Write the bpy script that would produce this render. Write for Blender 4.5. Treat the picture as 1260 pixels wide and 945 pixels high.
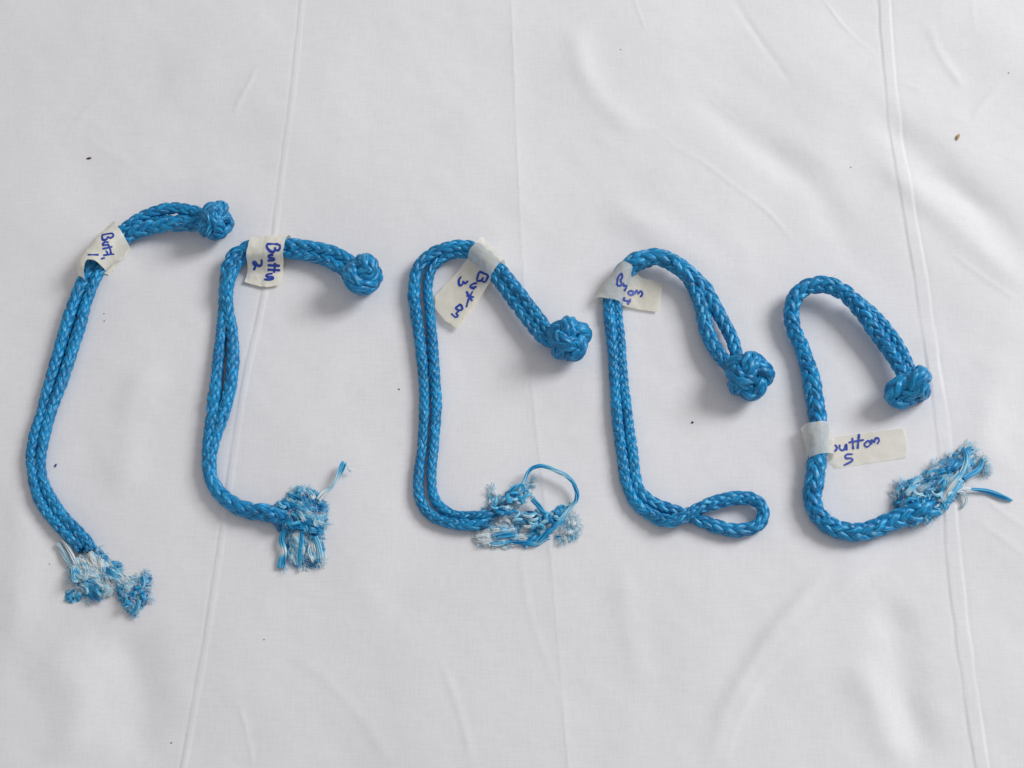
import bpy, math, random
import numpy as np
from mathutils import Vector
from mathutils.bvhtree import BVHTree

# ------------------------------------------------------------------ scene, camera, light
for o in list(bpy.data.objects):
    bpy.data.objects.remove(o)
scene = bpy.context.scene
COL = scene.collection
MM = 0.001
TILT = math.radians(24.0)          # camera leans 24 degrees off straight-down
IW, IH = 1260.0, 945.0
VFOV = math.radians(30.0)
FPX = IH / 2 / math.tan(VFOV / 2)
PXM = 0.4 * MM                     # about 0.4 mm of sheet for one photo pixel at the centre
DIST = FPX * PXM
CAM = np.array([0.0, -DIST * math.sin(TILT), DIST * math.cos(TILT)])

cd = bpy.data.cameras.new('camera')
cd.sensor_fit = 'VERTICAL'
cd.sensor_height = 24.0
cd.lens = 12.0 / math.tan(VFOV / 2)
cd.clip_start = 0.01
cd.clip_end = 50
cam = bpy.data.objects.new('camera', cd)
cam.location = CAM
cam.rotation_euler = (TILT, 0, 0)
COL.objects.link(cam)
scene.camera = cam

world = bpy.data.worlds.new('World')
scene.world = world
world.use_nodes = True
bg = world.node_tree.nodes['Background']
bg.inputs['Color'].default_value = (1.0, 0.985, 0.99, 1)
bg.inputs['Strength'].default_value = 0.40

def window_lamp(name, loc, target, sx, sy, power, color):
    ld = bpy.data.lights.new(name, 'AREA')
    ld.shape = 'RECTANGLE'; ld.size = sx; ld.size_y = sy
    ld.energy = power; ld.color = color
    lo = bpy.data.objects.new(name, ld)
    lo.location = loc
    d = Vector(target) - Vector(loc)
    lo.rotation_euler = d.to_track_quat('-Z', 'Y').to_euler()
    COL.objects.link(lo)
    return lo
window_lamp('window_light', (1.65, 0.85, 1.50), (0, 0, 0), 0.95, 1.0, 42.5, (0.97, 0.985, 1.0))

scene.view_settings.view_transform = 'Standard'
scene.view_settings.look = 'None'
scene.view_settings.exposure = 0.0
scene.view_settings.gamma = 1.0
scene.render.engine = 'CYCLES'
scene.cycles.max_bounces = 14
scene.cycles.diffuse_bounces = 8
scene.cycles.transmission_bounces = 8

rng = np.random.default_rng(11)

# ------------------------------------------------------------------ helpers: photo pixel -> table
CT, ST = math.cos(TILT), math.sin(TILT)
def at_z(px, py, z):
    """point of the table at height z (metres) that the photograph shows at pixel px, py"""
    px = np.asarray(px, float); py = np.asarray(py, float); z = np.asarray(z, float)
    cx = (px - IW / 2) / FPX; cy = -(py - IH / 2) / FPX
    dx = cx; dy = cy * CT + ST; dz = cy * ST - CT
    t = (z - CAM[2]) / dz
    return np.stack([CAM[0] + dx * t, CAM[1] + dy * t, np.broadcast_to(z, t.shape) * 1.0], -1)

# ------------------------------------------------------------------ sheet relief
_ng = np.random.default_rng(5).random((97, 97)) * 2 - 1
def vnoise(x, y):
    xi = np.floor(x).astype(int); yi = np.floor(y).astype(int)
    fx = x - xi; fy = y - yi
    fx = fx * fx * fx * (fx * (fx * 6 - 15) + 10); fy = fy * fy * fy * (fy * (fy * 6 - 15) + 10)
    g = lambda a, b: _ng[a % 97, b % 97]
    return (g(xi, yi) * (1 - fx) * (1 - fy) + g(xi + 1, yi) * fx * (1 - fy)
            + g(xi, yi + 1) * (1 - fx) * fy + g(xi + 1, yi + 1) * fx * fy)

def world_line(pts):
    p = np.array(pts, float)
    return at_z(p[:, 0], p[:, 1], 0.0)[:, :2]

def line_dist(x, y, L):
    """signed distance to a polyline, and the fraction along it"""
    best = np.full(x.shape, 1e9); side = np.zeros(x.shape); frac = np.zeros(x.shape); over = np.zeros(x.shape)
    seg = L[1:] - L[:-1]; ln = np.hypot(seg[:, 0], seg[:, 1]); cum = np.concatenate([[0], np.cumsum(ln)])
    for k in range(len(seg)):
        ax, ay = L[k]; ux, uy = seg[k] / ln[k]
        t0 = (x - ax) * ux + (y - ay) * uy
        t = np.clip(t0, 0, ln[k])
        ex = x - ax - t * ux; ey = y - ay - t * uy
        d = np.hypot(ex, ey)
        m = d < best
        best = np.where(m, d, best)
        side = np.where(m, np.sign(ux * ey - uy * ex), side)
        frac = np.where(m, (cum[k] + t) / cum[-1], frac)
    return best * side, frac

def smooth(a, b, x):
    t = np.clip((x - a) / (b - a), 0, 1)
    return t * t * (3 - 2 * t)

def spl(pts, n=12):
    """Catmull-Rom through control rows of any width"""
    p = np.array(pts, float)
    q = np.vstack([2 * p[0] - p[1], p, 2 * p[-1] - p[-2]])
    out = []
    for i in range(1, len(q) - 2):
        t = np.linspace(0, 1, n, endpoint=False)[:, None]
        a, b, c, d = q[i - 1], q[i], q[i + 1], q[i + 2]
        out.append(0.5 * ((2 * b) + (c - a) * t + (2 * a - 5 * b + 4 * c - d) * t * t + (3 * b - a - 3 * c + d) * t ** 3))
    out.append(p[-1][None])
    return np.vstack(out)

CREASES = []   # (line, amplitude m, width m, kind)
def crease(pts, amp, width, kind='ridge', fade=0.25):
    if kind == 'ridge':
        amp *= 0.7 if width < 3 else 1.9
    CREASES.append((world_line(spl(pts, 3)), amp * MM, width * MM, kind, fade))
# long ironed folds
crease([(377, -60), (372, 0), (360, 120), (345, 230), (333, 320), (316, 405), (300, 480), (276, 640), (255, 780), (225, 945), (215, 1010)], 0.17, 1.35, 'tuck', 0)
crease([(625, -60), (628, 0), (634, 150), (641, 300), (653, 470), (672, 640), (683, 760), (698, 945), (704, 1010)], 0.42, 2.0, 'step', 0)
crease([(1087, -60), (1089, 0), (1097, 110), (1113, 230), (1134, 350), (1150, 460), (1161, 540), (1173, 680), (1187, 800), (1209, 945), (1222, 1010)], 0.30, 3.0, 'hem', 0)
# short sharp wrinkles
crease([(897, -10), (930, 40), (957, 78), (979, 108)], -0.62, 2.2)
crease([(1008, -10), (1045, 38), (1088, 72)], 0.34, 0.9)
crease([(778, -8), (788, 20), (796, 42)], 0.25, 0.9)
crease([(796, 148), (830, 178), (862, 196), (905, 228), (948, 262), (984, 305)], 0.36, 1.0)
crease([(865, 112), (895, 135), (915, 150)], 0.2, 1.0)
crease([(1140, 20), (1155, 60), (1180, 98), (1190, 112)], 0.5, 2.4)
crease([(1238, 100), (1215, 120), (1195, 150)], 0.4, 2.2)
crease([(1105, 98), (1140, 112)], 0.2, 0.9)
crease([(1195, -6), (1200, 40)], 0.2, 1.5)
crease([(1160, 305), (1205, 340), (1262, 378)], 0.3, 1.2)
crease([(285, 145), (300, 115), (318, 82)], 0.34, 1.5)
crease([(150, 232), (200, 222), (330, 201), (400, 173), (470, 163), (570, 128)], 0.26, 2.2)
crease([(90, 150), (115, 125), (138, 95)], 0.3, 2.4)
crease([(100, 160), (130, 185), (170, 205)], 0.22, 2.0)
crease([(292, 862), (303, 900), (312, 950)], 0.28, 1.1)
crease([(340, 790), (400, 835), (450, 890), (488, 950)], 0.34, 2.6)
crease([(538, 800), (560, 860), (572, 900), (585, 950)], 0.3, 2.0)
crease([(1190, 590), (1225, 625), (1264, 652)], 0.3, 1.3)
crease([(1200, 640), (1240, 668), (1265, 690)], 0.25, 1.4)
crease([(640, 640), (648, 740), (690, 860), (700, 900)], 0.2, 2.0)
crease([(765, 690), (780, 800), (800, 860)], 0.35, 6.0)
# broad soft folds
crease([(1108, 668), (1052, 716), (985, 778), (935, 835), (905, 890), (885, 960)], 1.15, 4.2, 'scarp')
crease([(1035, 690), (975, 750), (925, 815), (890, 880), (868, 960)], 0.55, 4.0, 'ridge')
crease([(1085, 720), (1105, 800), (1120, 880), (1150, 960)], -1.1, 9.0)
crease([(1040, 800), (1085, 880), (1110, 950)], 0.7, 8.0)
crease([(1060, 120), (1130, 190), (1200, 250), (1270, 330)], -1.2, 9.0)
crease([(1060, 180), (1140, 250), (1230, 330), (1280, 370)], 0.6, 8.0)
crease([(840, 110), (930, 170), (1010, 240), (1060, 330)], -0.8, 9.0)
crease([(740, 240), (830, 300), (900, 350)], 0.7, 10.0)
crease([(60, 780), (90, 850), (95, 950)], 1.0, 11.0)
crease([(150, 760), (170, 840), (180, 950)], -0.8, 10.0)
crease([(20, 560), (30, 700), (15, 820)], 0.8, 10.0)
crease([(190, 430), (160, 520), (150, 620)], 0.6, 10.0)
crease([(1240, 420), (1215, 500), (1205, 580)], 0.7, 9.0)
crease([(700, 20), (730, 110), (800, 170)], 0.5, 7.0)

def relief(x, y):
    x = np.asarray(x, float); y = np.asarray(y, float)
    h = np.zeros(np.broadcast(x, y).shape)
    for L, a, w, kind, fade in CREASES:
        d, f = line_dist(x, y, L)
        e = (smooth(0, fade, f) * smooth(0, fade, 1 - f)) if fade else 1.0
        q = d / (w * (1 + 0.12 * vnoise(x / 0.012 + 3 * a, y / 0.012)))
        e = e * (1 + 0.45 * vnoise(x / 0.03 + 9, y / 0.022 + 900 * w))
        if kind == 'ridge':
            h = h + a * e * np.exp(-q * q)
        elif kind == 'tuck':      # a fold pressed flat: low ridge with a narrow dip beside it
            h = h + a * e * (smooth(-1.25, -0.75, q) * (1 - smooth(0.75, 1.25, q)) - 0.6 * np.exp(-((q + 1.5) * 1.8) ** 2))
        elif kind == 'step':
            h = h + a * e * (0.7 * np.exp(-np.abs(q) * 0.8) * np.where(q > 0, 1, 0.55) + 0.25 * np.exp(-(q / 5) ** 2))
        elif kind == 'hem':       # sewn strip standing proud of the cloth
            h = h + a * e * (smooth(-1.15, -0.9, q) * (1 - smooth(0.88, 1.15, q)) - 0.25 * np.exp(-((q + 1.3) * 3) ** 2) - 0.3 * np.exp(-((q - 1.3) * 3) ** 2))
        elif kind == 'scarp':
            h = h + a * e * np.where(q > 0, np.exp(-(q / 0.55) ** 2), np.exp(-(q / 2.2) ** 2))
    # slow unevenness of the cloth, drawn out along the diagonal
    xr = (x + y) * 0.7071; yr = (x - y) * 0.7071
    h = h + 0.9 * MM * vnoise(xr / 0.045 + 7.3, yr / 0.11 + 3.1)
    h = h + 0.42 * MM * vnoise(x / 0.026 + 31.7, y / 0.036 + 12.9)
    h = h + 0.10 * MM * vnoise(xr / 0.009 + 3.7, yr / 0.014 + 22.9)
    h = h + 0.9 * MM * vnoise(x / 0.16 + 1.7, y / 0.17 + 2.9)
    return h

def on_sheet(px, py, up):
    """world points 'up' metres above the cloth, seen at pixels px, py"""
    up = np.asarray(up, float)
    p = at_z(px, py, up + 0 * np.asarray(px, float))
    for _ in range(2):
        z = relief(p[..., 0], p[..., 1]) + up
        p = at_z(px, py, z)
    return p

# ------------------------------------------------------------------ materials
def new_mat(name):
    m = bpy.data.materials.new(name); m.use_nodes = True
    nt = m.node_tree; nt.nodes.clear()
    return m, nt, nt.nodes, nt.links
def N(nodes, kind, **kw):
    n = nodes.new(kind)
    for k, v in kw.items():
        setattr(n, k, v)
    return n
def ramp(nodes, stops):
    r = nodes.new('ShaderNodeValToRGB')
    el = r.color_ramp.elements
    while len(el) < len(stops):
        el.new(0.5)
    for e, (p, c) in zip(el, stops):
        e.position = p; e.color = (*c, 1)
    return r

def cloth_material():
    m, nt, n, l = new_mat('white_cotton')
    out = N(n, 'ShaderNodeOutputMaterial'); b = N(n, 'ShaderNodeBsdfPrincipled')
    tc = N(n, 'ShaderNodeTexCoord')
    no = N(n, 'ShaderNodeTexNoise'); no.inputs['Scale'].default_value = 14; no.inputs['Detail'].default_value = 4
    r = ramp(n, [(0.3, (0.782, 0.770, 0.788)), (0.7, (0.81, 0.798, 0.814))])
    l.new(tc.outputs['Object'], no.inputs['Vector']); l.new(no.outputs['Fac'], r.inputs['Fac'])
    # weave: warp and weft threads
    hs = []
    for ax, sc in (((1, 0.09, 1), 1500), ((0.09, 1, 1), 1400)):
        mp = N(n, 'ShaderNodeMapping'); mp.inputs['Scale'].default_value = ax
        tn = N(n, 'ShaderNodeTexNoise'); tn.inputs['Scale'].default_value = sc; tn.inputs['Detail'].default_value = 2
        l.new(tc.outputs['Object'], mp.inputs['Vector']); l.new(mp.outputs['Vector'], tn.inputs['Vector'])
        hs.append(tn)
    ad = N(n, 'ShaderNodeMath', operation='ADD')
    l.new(hs[0].outputs['Fac'], ad.inputs[0]); l.new(hs[1].outputs['Fac'], ad.inputs[1])
    mx = N(n, 'ShaderNodeMix', data_type='RGBA', blend_type='MULTIPLY')
    wr = ramp(n, [(0.36, (0.945, 0.945, 0.945)), (0.60, (1, 1, 1))])
    hf = N(n, 'ShaderNodeMath', operation='MULTIPLY'); hf.inputs[1].default_value = 0.5
    l.new(ad.outputs[0], hf.inputs[0]); l.new(hf.outputs[0], wr.inputs['Fac'])
    mx.inputs[0].default_value = 1.0
    l.new(r.outputs['Color'], mx.inputs[6]); l.new(wr.outputs['Color'], mx.inputs[7])
    l.new(mx.outputs[2], b.inputs['Base Color'])
    bp = N(n, 'ShaderNodeBump'); bp.inputs['Strength'].default_value = 0.25; bp.inputs['Distance'].default_value = 0.00008
    l.new(ad.outputs[0], bp.inputs['Height'])
    n2 = N(n, 'ShaderNodeTexNoise'); n2.inputs['Scale'].default_value = 120; n2.inputs['Detail'].default_value = 5
    l.new(tc.outputs['Object'], n2.inputs['Vector'])
    bp2 = N(n, 'ShaderNodeBump'); bp2.inputs['Strength'].default_value = 0.22; bp2.inputs['Distance'].default_value = 0.0006
    l.new(n2.outputs['Fac'], bp2.inputs['Height']); l.new(bp2.outputs['Normal'], bp.inputs['Normal'])
    l.new(bp.outputs['Normal'], b.inputs['Normal'])
    b.inputs['Roughness'].default_value = 0.85
    b.inputs['Specular IOR Level'].default_value = 0.25
    b.inputs['Sheen Weight'].default_value = 0.05
    l.new(b.outputs[0], out.inputs[0])
    return m

def rope_material():
    m, nt, n, l = new_mat('blue_polyethylene_braid')
    out = N(n, 'ShaderNodeOutputMaterial'); b = N(n, 'ShaderNodeBsdfPrincipled')
    au = N(n, 'ShaderNodeAttribute', attribute_name='around'); av = N(n, 'ShaderNodeAttribute', attribute_name='along')
    ar = N(n, 'ShaderNodeAttribute', attribute_name='rnd')
    cx = N(n, 'ShaderNodeCombineXYZ')
    def mul(a, k):
        q = N(n, 'ShaderNodeMath', operation='MULTIPLY'); l.new(a, q.inputs[0]); q.inputs[1].default_value = k; return q.outputs[0]
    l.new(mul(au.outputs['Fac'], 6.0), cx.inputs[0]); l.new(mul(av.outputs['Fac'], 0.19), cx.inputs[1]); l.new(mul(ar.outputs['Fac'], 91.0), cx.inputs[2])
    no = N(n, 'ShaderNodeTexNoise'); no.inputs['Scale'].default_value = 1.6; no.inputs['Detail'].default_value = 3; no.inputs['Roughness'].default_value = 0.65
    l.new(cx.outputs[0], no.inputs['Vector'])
    r = ramp(n, [(0.30, (0.0004, 0.055, 0.16)), (0.43, (0.0006, 0.155, 0.40)), (0.54, (0.001, 0.25, 0.58)), (0.625, (0.012, 0.42, 0.80)), (0.72, (0.36, 0.72, 0.92))])  # palest stop: abraded whitish fibres plus silvery glints painted into the colour
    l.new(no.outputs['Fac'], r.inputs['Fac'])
    # slow fade along the rope, where the dye has worn
    tc = N(n, 'ShaderNodeTexCoord')
    n3 = N(n, 'ShaderNodeTexNoise'); n3.inputs['Scale'].default_value = 90; n3.inputs['Detail'].default_value = 3
    l.new(tc.outputs['Object'], n3.inputs['Vector'])
    r3 = ramp(n, [(0.42, (0, 0, 0)), (0.72, (0.45, 0.45, 0.45))]); l.new(n3.outputs['Fac'], r3.inputs['Fac'])
    mx = N(n, 'ShaderNodeMix', data_type='RGBA'); l.new(r3.outputs['Color'], mx.inputs[0])
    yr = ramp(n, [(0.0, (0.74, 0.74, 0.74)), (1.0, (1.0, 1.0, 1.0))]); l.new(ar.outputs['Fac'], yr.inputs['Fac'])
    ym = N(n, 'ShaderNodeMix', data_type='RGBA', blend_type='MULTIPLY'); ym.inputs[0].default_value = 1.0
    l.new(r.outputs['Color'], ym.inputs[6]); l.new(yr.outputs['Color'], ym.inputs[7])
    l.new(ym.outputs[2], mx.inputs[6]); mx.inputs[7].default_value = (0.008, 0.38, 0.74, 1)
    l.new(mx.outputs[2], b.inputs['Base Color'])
    rr = N(n, 'ShaderNodeMapRange'); rr.inputs['To Min'].default_value = 0.30; rr.inputs['To Max'].default_value = 0.42
    l.new(no.outputs['Fac'], rr.inputs['Value']); l.new(rr.outputs[0], b.inputs['Roughness'])
    b.inputs['Specular IOR Level'].default_value = 0.95
    b.inputs['Specular Tint'].default_value = (0.55, 0.86, 1.0, 1)
    tg = N(n, 'ShaderNodeAttribute', attribute_name='yarn_dir')
    l.new(tg.outputs['Vector'], b.inputs['Tangent'])
    b.inputs['Anisotropic'].default_value = 0.9
    b.inputs['Anisotropic Rotation'].default_value = 0.25
    bp = N(n, 'ShaderNodeBump'); bp.inputs['Strength'].default_value = 0.8; bp.inputs['Distance'].default_value = 0.0005
    l.new(no.outputs['Fac'], bp.inputs['Height']); l.new(bp.outputs['Normal'], b.inputs['Normal'])
    l.new(b.outputs[0], out.inputs[0])
    return m

def fibre_material():
    m, nt, n, l = new_mat('frayed_polyethylene_fibre')
    out = N(n, 'ShaderNodeOutputMaterial'); b = N(n, 'ShaderNodeBsdfPrincipled')
    at = N(n, 'ShaderNodeAttribute', attribute_name='tint')
    r = ramp(n, [(0.0, (0.001, 0.17, 0.46)), (0.25, (0.003, 0.33, 0.70)), (0.48, (0.07, 0.55, 0.86)), (0.68, (0.45, 0.78, 0.93)), (0.95, (0.88, 0.93, 0.95))])
    l.new(at.outputs['Fac'], r.inputs['Fac']); l.new(r.outputs['Color'], b.inputs['Base Color'])
    b.inputs['Roughness'].default_value = 0.33
    b.inputs['Specular IOR Level'].default_value = 0.5
    tr = N(n, 'ShaderNodeBsdfTranslucent'); l.new(r.outputs['Color'], tr.inputs['Color'])
    mx = N(n, 'ShaderNodeMixShader'); mx.inputs[0].default_value = 0.12
    l.new(b.outputs[0], mx.inputs[1]); l.new(tr.outputs[0], mx.inputs[2]); l.new(mx.outputs[0], out.inputs[0])
    return m

def tape_material(name, clear):
    m, nt, n, l = new_mat(name)
    out = N(n, 'ShaderNodeOutputMaterial'); b = N(n, 'ShaderNodeBsdfPrincipled')
    tc = N(n, 'ShaderNodeTexCoord')
    no = N(n, 'ShaderNodeTexNoise'); no.inputs['Scale'].default_value = 220; no.inputs['Detail'].default_value = 5
    l.new(tc.outputs['Object'], no.inputs['Vector'])
    r = ramp(n, [(0.3, (0.87, 0.83, 0.72)), (0.7, (0.92, 0.895, 0.80))]); l.new(no.outputs['Fac'], r.inputs['Fac'])
    l.new(r.outputs['Color'], b.inputs['Base Color'])
    b.inputs['Roughness'].default_value = 0.55
    bp = N(n, 'ShaderNodeBump'); bp.inputs['Strength'].default_value = 0.5; bp.inputs['Distance'].default_value = 0.0004
    n2 = N(n, 'ShaderNodeTexNoise'); n2.inputs['Scale'].default_value = 700; n2.inputs['Detail'].default_value = 4
    l.new(tc.outputs['Object'], n2.inputs['Vector'])
    l.new(n2.outputs['Fac'], bp.inputs['Height']); l.new(bp.outputs['Normal'], b.inputs['Normal'])
    tl = N(n, 'ShaderNodeBsdfTranslucent'); l.new(r.outputs['Color'], tl.inputs['Color'])
    m1 = N(n, 'ShaderNodeMixShader'); m1.inputs[0].default_value = 0.15
    l.new(b.outputs[0], m1.inputs[1]); l.new(tl.outputs[0], m1.inputs[2])
    tp = N(n, 'ShaderNodeBsdfTransparent'); m2 = N(n, 'ShaderNodeMixShader'); m2.inputs[0].default_value = clear
    l.new(m1.outputs[0], m2.inputs[1]); l.new(tp.outputs[0], m2.inputs[2]); l.new(m2.outputs[0], out.inputs[0])
    return m

def flat_material(name, col, rough=0.6):
    m, nt, n, l = new_mat(name)
    out = N(n, 'ShaderNodeOutputMaterial'); b = N(n, 'ShaderNodeBsdfPrincipled')
    tc = N(n, 'ShaderNodeTexCoord'); no = N(n, 'ShaderNodeTexNoise'); no.inputs['Scale'].default_value = 900
    l.new(tc.outputs['Object'], no.inputs['Vector'])
    r = ramp(n, [(0.3, tuple(c * 0.75 for c in col)), (0.7, tuple(min(1, c * 1.25) for c in col))])
    l.new(no.outputs['Fac'], r.inputs['Fac']); l.new(r.outputs['Color'], b.inputs['Base Color'])
    b.inputs['Roughness'].default_value = rough
    l.new(b.outputs[0], out.inputs[0])
    return m

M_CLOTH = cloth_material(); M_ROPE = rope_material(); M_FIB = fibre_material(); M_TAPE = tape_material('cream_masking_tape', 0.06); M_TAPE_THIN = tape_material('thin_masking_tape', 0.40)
M_INK = flat_material('blue_pen_ink', (0.012, 0.05, 0.36), 0.5)
M_CORE = flat_material('dark_blue_core', (0.004, 0.06, 0.2), 0.6)
M_BROWN = flat_material('brown_lint', (0.10, 0.05, 0.03), 0.8)
M_TAN = flat_material('tan_husk', (0.45, 0.30, 0.18), 0.8)
M_DARK = flat_material('dark_grit', (0.03, 0.03, 0.04), 0.8)

# ------------------------------------------------------------------ mesh helpers
def mesh_obj(name, V, F, mat, parent=None, origin=None, attrs=None, smooth_shade=True, vecs=None):
    """one mesh object; V world points, moved so that the parent's origin is zero"""
    V = np.asarray(V, float)
    if origin is None:
        origin = np.zeros(3)
    me = bpy.data.meshes.new(name)
    F = np.asarray(F)
    me.vertices.add(len(V)); me.vertices.foreach_set('co', (V - origin).ravel())
    k = F.shape[1]
    me.loops.add(F.size); me.loops.foreach_set('vertex_index', F.ravel().astype(np.int32))
    me.polygons.add(len(F)); me.polygons.foreach_set('loop_start', np.arange(0, F.size, k, dtype=np.int32))
    me.polygons.foreach_set('use_smooth', np.full(len(F), smooth_shade))
    for an, arr in (attrs or {}).items():
        a = me.attributes.new(an, 'FLOAT', 'POINT'); a.data.foreach_set('value', np.asarray(arr, np.float32))
    for an, arr in (vecs or {}).items():
        a = me.attributes.new(an, 'FLOAT_VECTOR', 'POINT'); a.data.foreach_set('vector', np.asarray(arr, np.float32).ravel())
    me.update(calc_edges=True); me.validate()
    me.materials.append(mat)
    o = bpy.data.objects.new(name, me); COL.objects.link(o)
    if parent is not None:
        o.parent = parent
    return o

def tube_faces(S, C, closed_ring=True, base=0):
    """quads of S rings with C points each"""
    i = np.arange(S - 1)[:, None]; j = np.arange(C)[None]
    a = i * C + j; b = i * C + (j + 1) % C
    return np.stack([a, b, b + C, a + C], -1).reshape(-1, 4) + base

def resample(P, step):
    d = np.linalg.norm(np.diff(P[:, :3], axis=0), axis=1); s = np.concatenate([[0], np.cumsum(d)])
    n = max(8, int(s[-1] / step))
    t = np.linspace(0, s[-1], n)
    return np.stack([np.interp(t, s, P[:, k]) for k in range(P.shape[1])], -1), t

def frames(P, n0=(0, 0, 1.0)):
    T = np.gradient(P, axis=0); T /= np.linalg.norm(T, axis=1)[:, None]
    Nn = np.zeros_like(P); v = np.array(n0, float)
    for i in range(len(P)):
        v = v - T[i] * v.dot(T[i]); v /= np.linalg.norm(v); Nn[i] = v
    return T, Nn, np.cross(T, Nn)

def braid(P, R, T, Nn, B, S, n=6, lay=0.80, fN=1.0, fB=1.0, cs=7, phase=0.0, wf=0.86):
    """2n plaited yarns round the path: every yarn a tube of its own that dives under and over"""
    # helix angle from the local radius
    ds = np.gradient(S); ang = np.cumsum(lay * ds / R)
    Vs, Fs, AR, AL, RN, TG = [], [], [], [], [], []
    base = 0; m = len(P)
    c = np.arange(cs) / cs * 2 * np.pi + np.pi     # starts on the inner side
    wt = 0.5 * 2 * np.pi * R / n / math.sqrt(1 + lay * lay) * wf   # half width
    th = 0.31 * R * (6 / n) ** 0.6
    A = 0.17 * R * (6 / n) ** 0.6
    for dirn in (1, -1):
        for i in range(n):
            jit = 0.09 * np.interp(S, np.linspace(0, S[-1], 18), rng.normal(0, 1, 18))
            f = phase + 2 * np.pi * (i + jit) / n + dirn * ang
            h = dirn * np.tanh(1.7 * np.sin(n * (f - phase) / 2 + np.pi / 4))
            rr = R - th - A + A * h
            wob = 1 + 0.11 * np.interp(S, np.linspace(0, S[-1], 24), rng.normal(0, 1, 24)) * 1.0
            er = (np.cos(f)[:, None] * Nn * fN + np.sin(f)[:, None] * B * fB)
            et = (-np.sin(f)[:, None] * Nn * fN + np.cos(f)[:, None] * B * fB)
            cen = P + er * rr[:, None]
            ydir = T + dirn * lay * et; ydir /= np.linalg.norm(ydir, axis=1)[:, None]
            side = np.cross(ydir, er); side /= np.linalg.norm(side, axis=1)[:, None]
            ern = er / np.linalg.norm(er, axis=1)[:, None]
            ring = (cen[:, None] + ern[:, None] * (np.cos(c)[None, :, None] * (th * wob)[:, None, None])
                    + side[:, None] * (np.sin(c)[None, :, None] * (wt * wob)[:, None, None]))
            Vs.append(ring.reshape(-1, 3)); Fs.append(tube_faces(m, cs, base=base)); base += m * cs
            TG.append(np.repeat(ydir, cs, axis=0))
            AR.append(np.tile(np.arange(cs) / cs, m)); AL.append(np.repeat(S * 1000, cs)); RN.append(np.full(m * cs, rng.random()))
    # dark core behind the plait
    cc = np.arange(8) / 8 * 2 * np.pi
    core = P[:, None] + (np.cos(cc)[None, :, None] * (Nn * fN)[:, None] + np.sin(cc)[None, :, None] * (B * fB)[:, None]) * (0.60 * R)[:, None, None]
    Vs.append(core.reshape(-1, 3)); Fs.append(tube_faces(m, 8, base=base)); TG.append(np.repeat(T, 8, axis=0))
    AR.append(np.zeros(m * 8)); AL.append(np.repeat(S * 1000, 8)); RN.append(np.zeros(m * 8))
    return np.vstack(Vs), np.vstack(Fs), {'around': np.concatenate(AR), 'along': np.concatenate(AL), 'rnd': np.concatenate(RN)}, np.vstack(TG)

def px_scale(py):
    """metres of depth-corrected size for one photo pixel at picture row py, on the sheet"""
    p = at_z(np.full_like(np.asarray(py, float), IW / 2), py, 0.0)
    d = (p - CAM) @ np.array([0, ST, -CT])
    return d / FPX

def leg(name, pts, parent, origin, n=6, lay=0.62, phase=None):
    """a braided leg; rows are photo x, y, radius in px, lift of its underside above the sheet in px"""
    q = spl(pts, 14)
    sc = px_scale(q[:, 1])
    R = q[:, 2] * sc
    P = on_sheet(q[:, 0], q[:, 1], R + q[:, 3] * sc)
    PR, S = resample(np.hstack([P, R[:, None]]), 0.00045)
    # smooth the path a little
    X = PR[:, :3].copy()
    for _ in range(6):
        X[1:-1] = 0.25 * X[:-2] + 0.5 * X[1:-1] + 0.25 * X[2:]
    T, Nn, B = frames(X)
    V, F, A, G = braid(X, PR[:, 3], T, Nn, B, S, n=n, lay=lay, phase=rng.random() * 6 if phase is None else phase)
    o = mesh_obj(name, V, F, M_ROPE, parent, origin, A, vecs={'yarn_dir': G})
    return o, X, PR[:, 3]

def turk(L, Bt, m=900, amp=0.95):
    """flat Turk's-head run: longitude, latitude and an over/under height, alternating at every crossing"""
    t = np.linspace(0, 2 * np.pi, m + 1)[:-1]
    lon = L * t; lat = amp * np.sin(Bt * t)
    # crossings, from pairs of passes
    k = 2000; tt = np.linspace(0, 2 * np.pi, k + 1)[:-1]
    lo = (L * tt) % (2 * np.pi); la = amp * np.sin(Bt * tt)
    xs = []
    for j in range(1, L):
        # same longitude: t2 = t1 + 2 pi j / L
        d = amp * (np.sin(Bt * tt) - np.sin(Bt * (tt + 2 * np.pi * j / L)))
        z = np.where(np.sign(d) != np.sign(np.roll(d, -1)))[0]
        xs += list(tt[z])
    xs = np.sort(np.array(xs))
    sg = np.array([1 if i % 2 == 0 else -1 for i in range(len(xs))], float)
    xe = np.concatenate([[xs[-1] - 2 * np.pi], xs, [xs[0] + 2 * np.pi]]); se = np.concatenate([[sg[-1]], sg, [sg[0]]])
    h = np.zeros(m)
    idx = np.clip(np.searchsorted(xe, t) - 1, 0, len(xe) - 2)
    u = (t - xe[idx]) / (xe[idx + 1] - xe[idx]); u = 0.5 - 0.5 * np.cos(np.pi * u)
    return lon, lat, se[idx] * (1 - u) + se[idx + 1] * u

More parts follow.
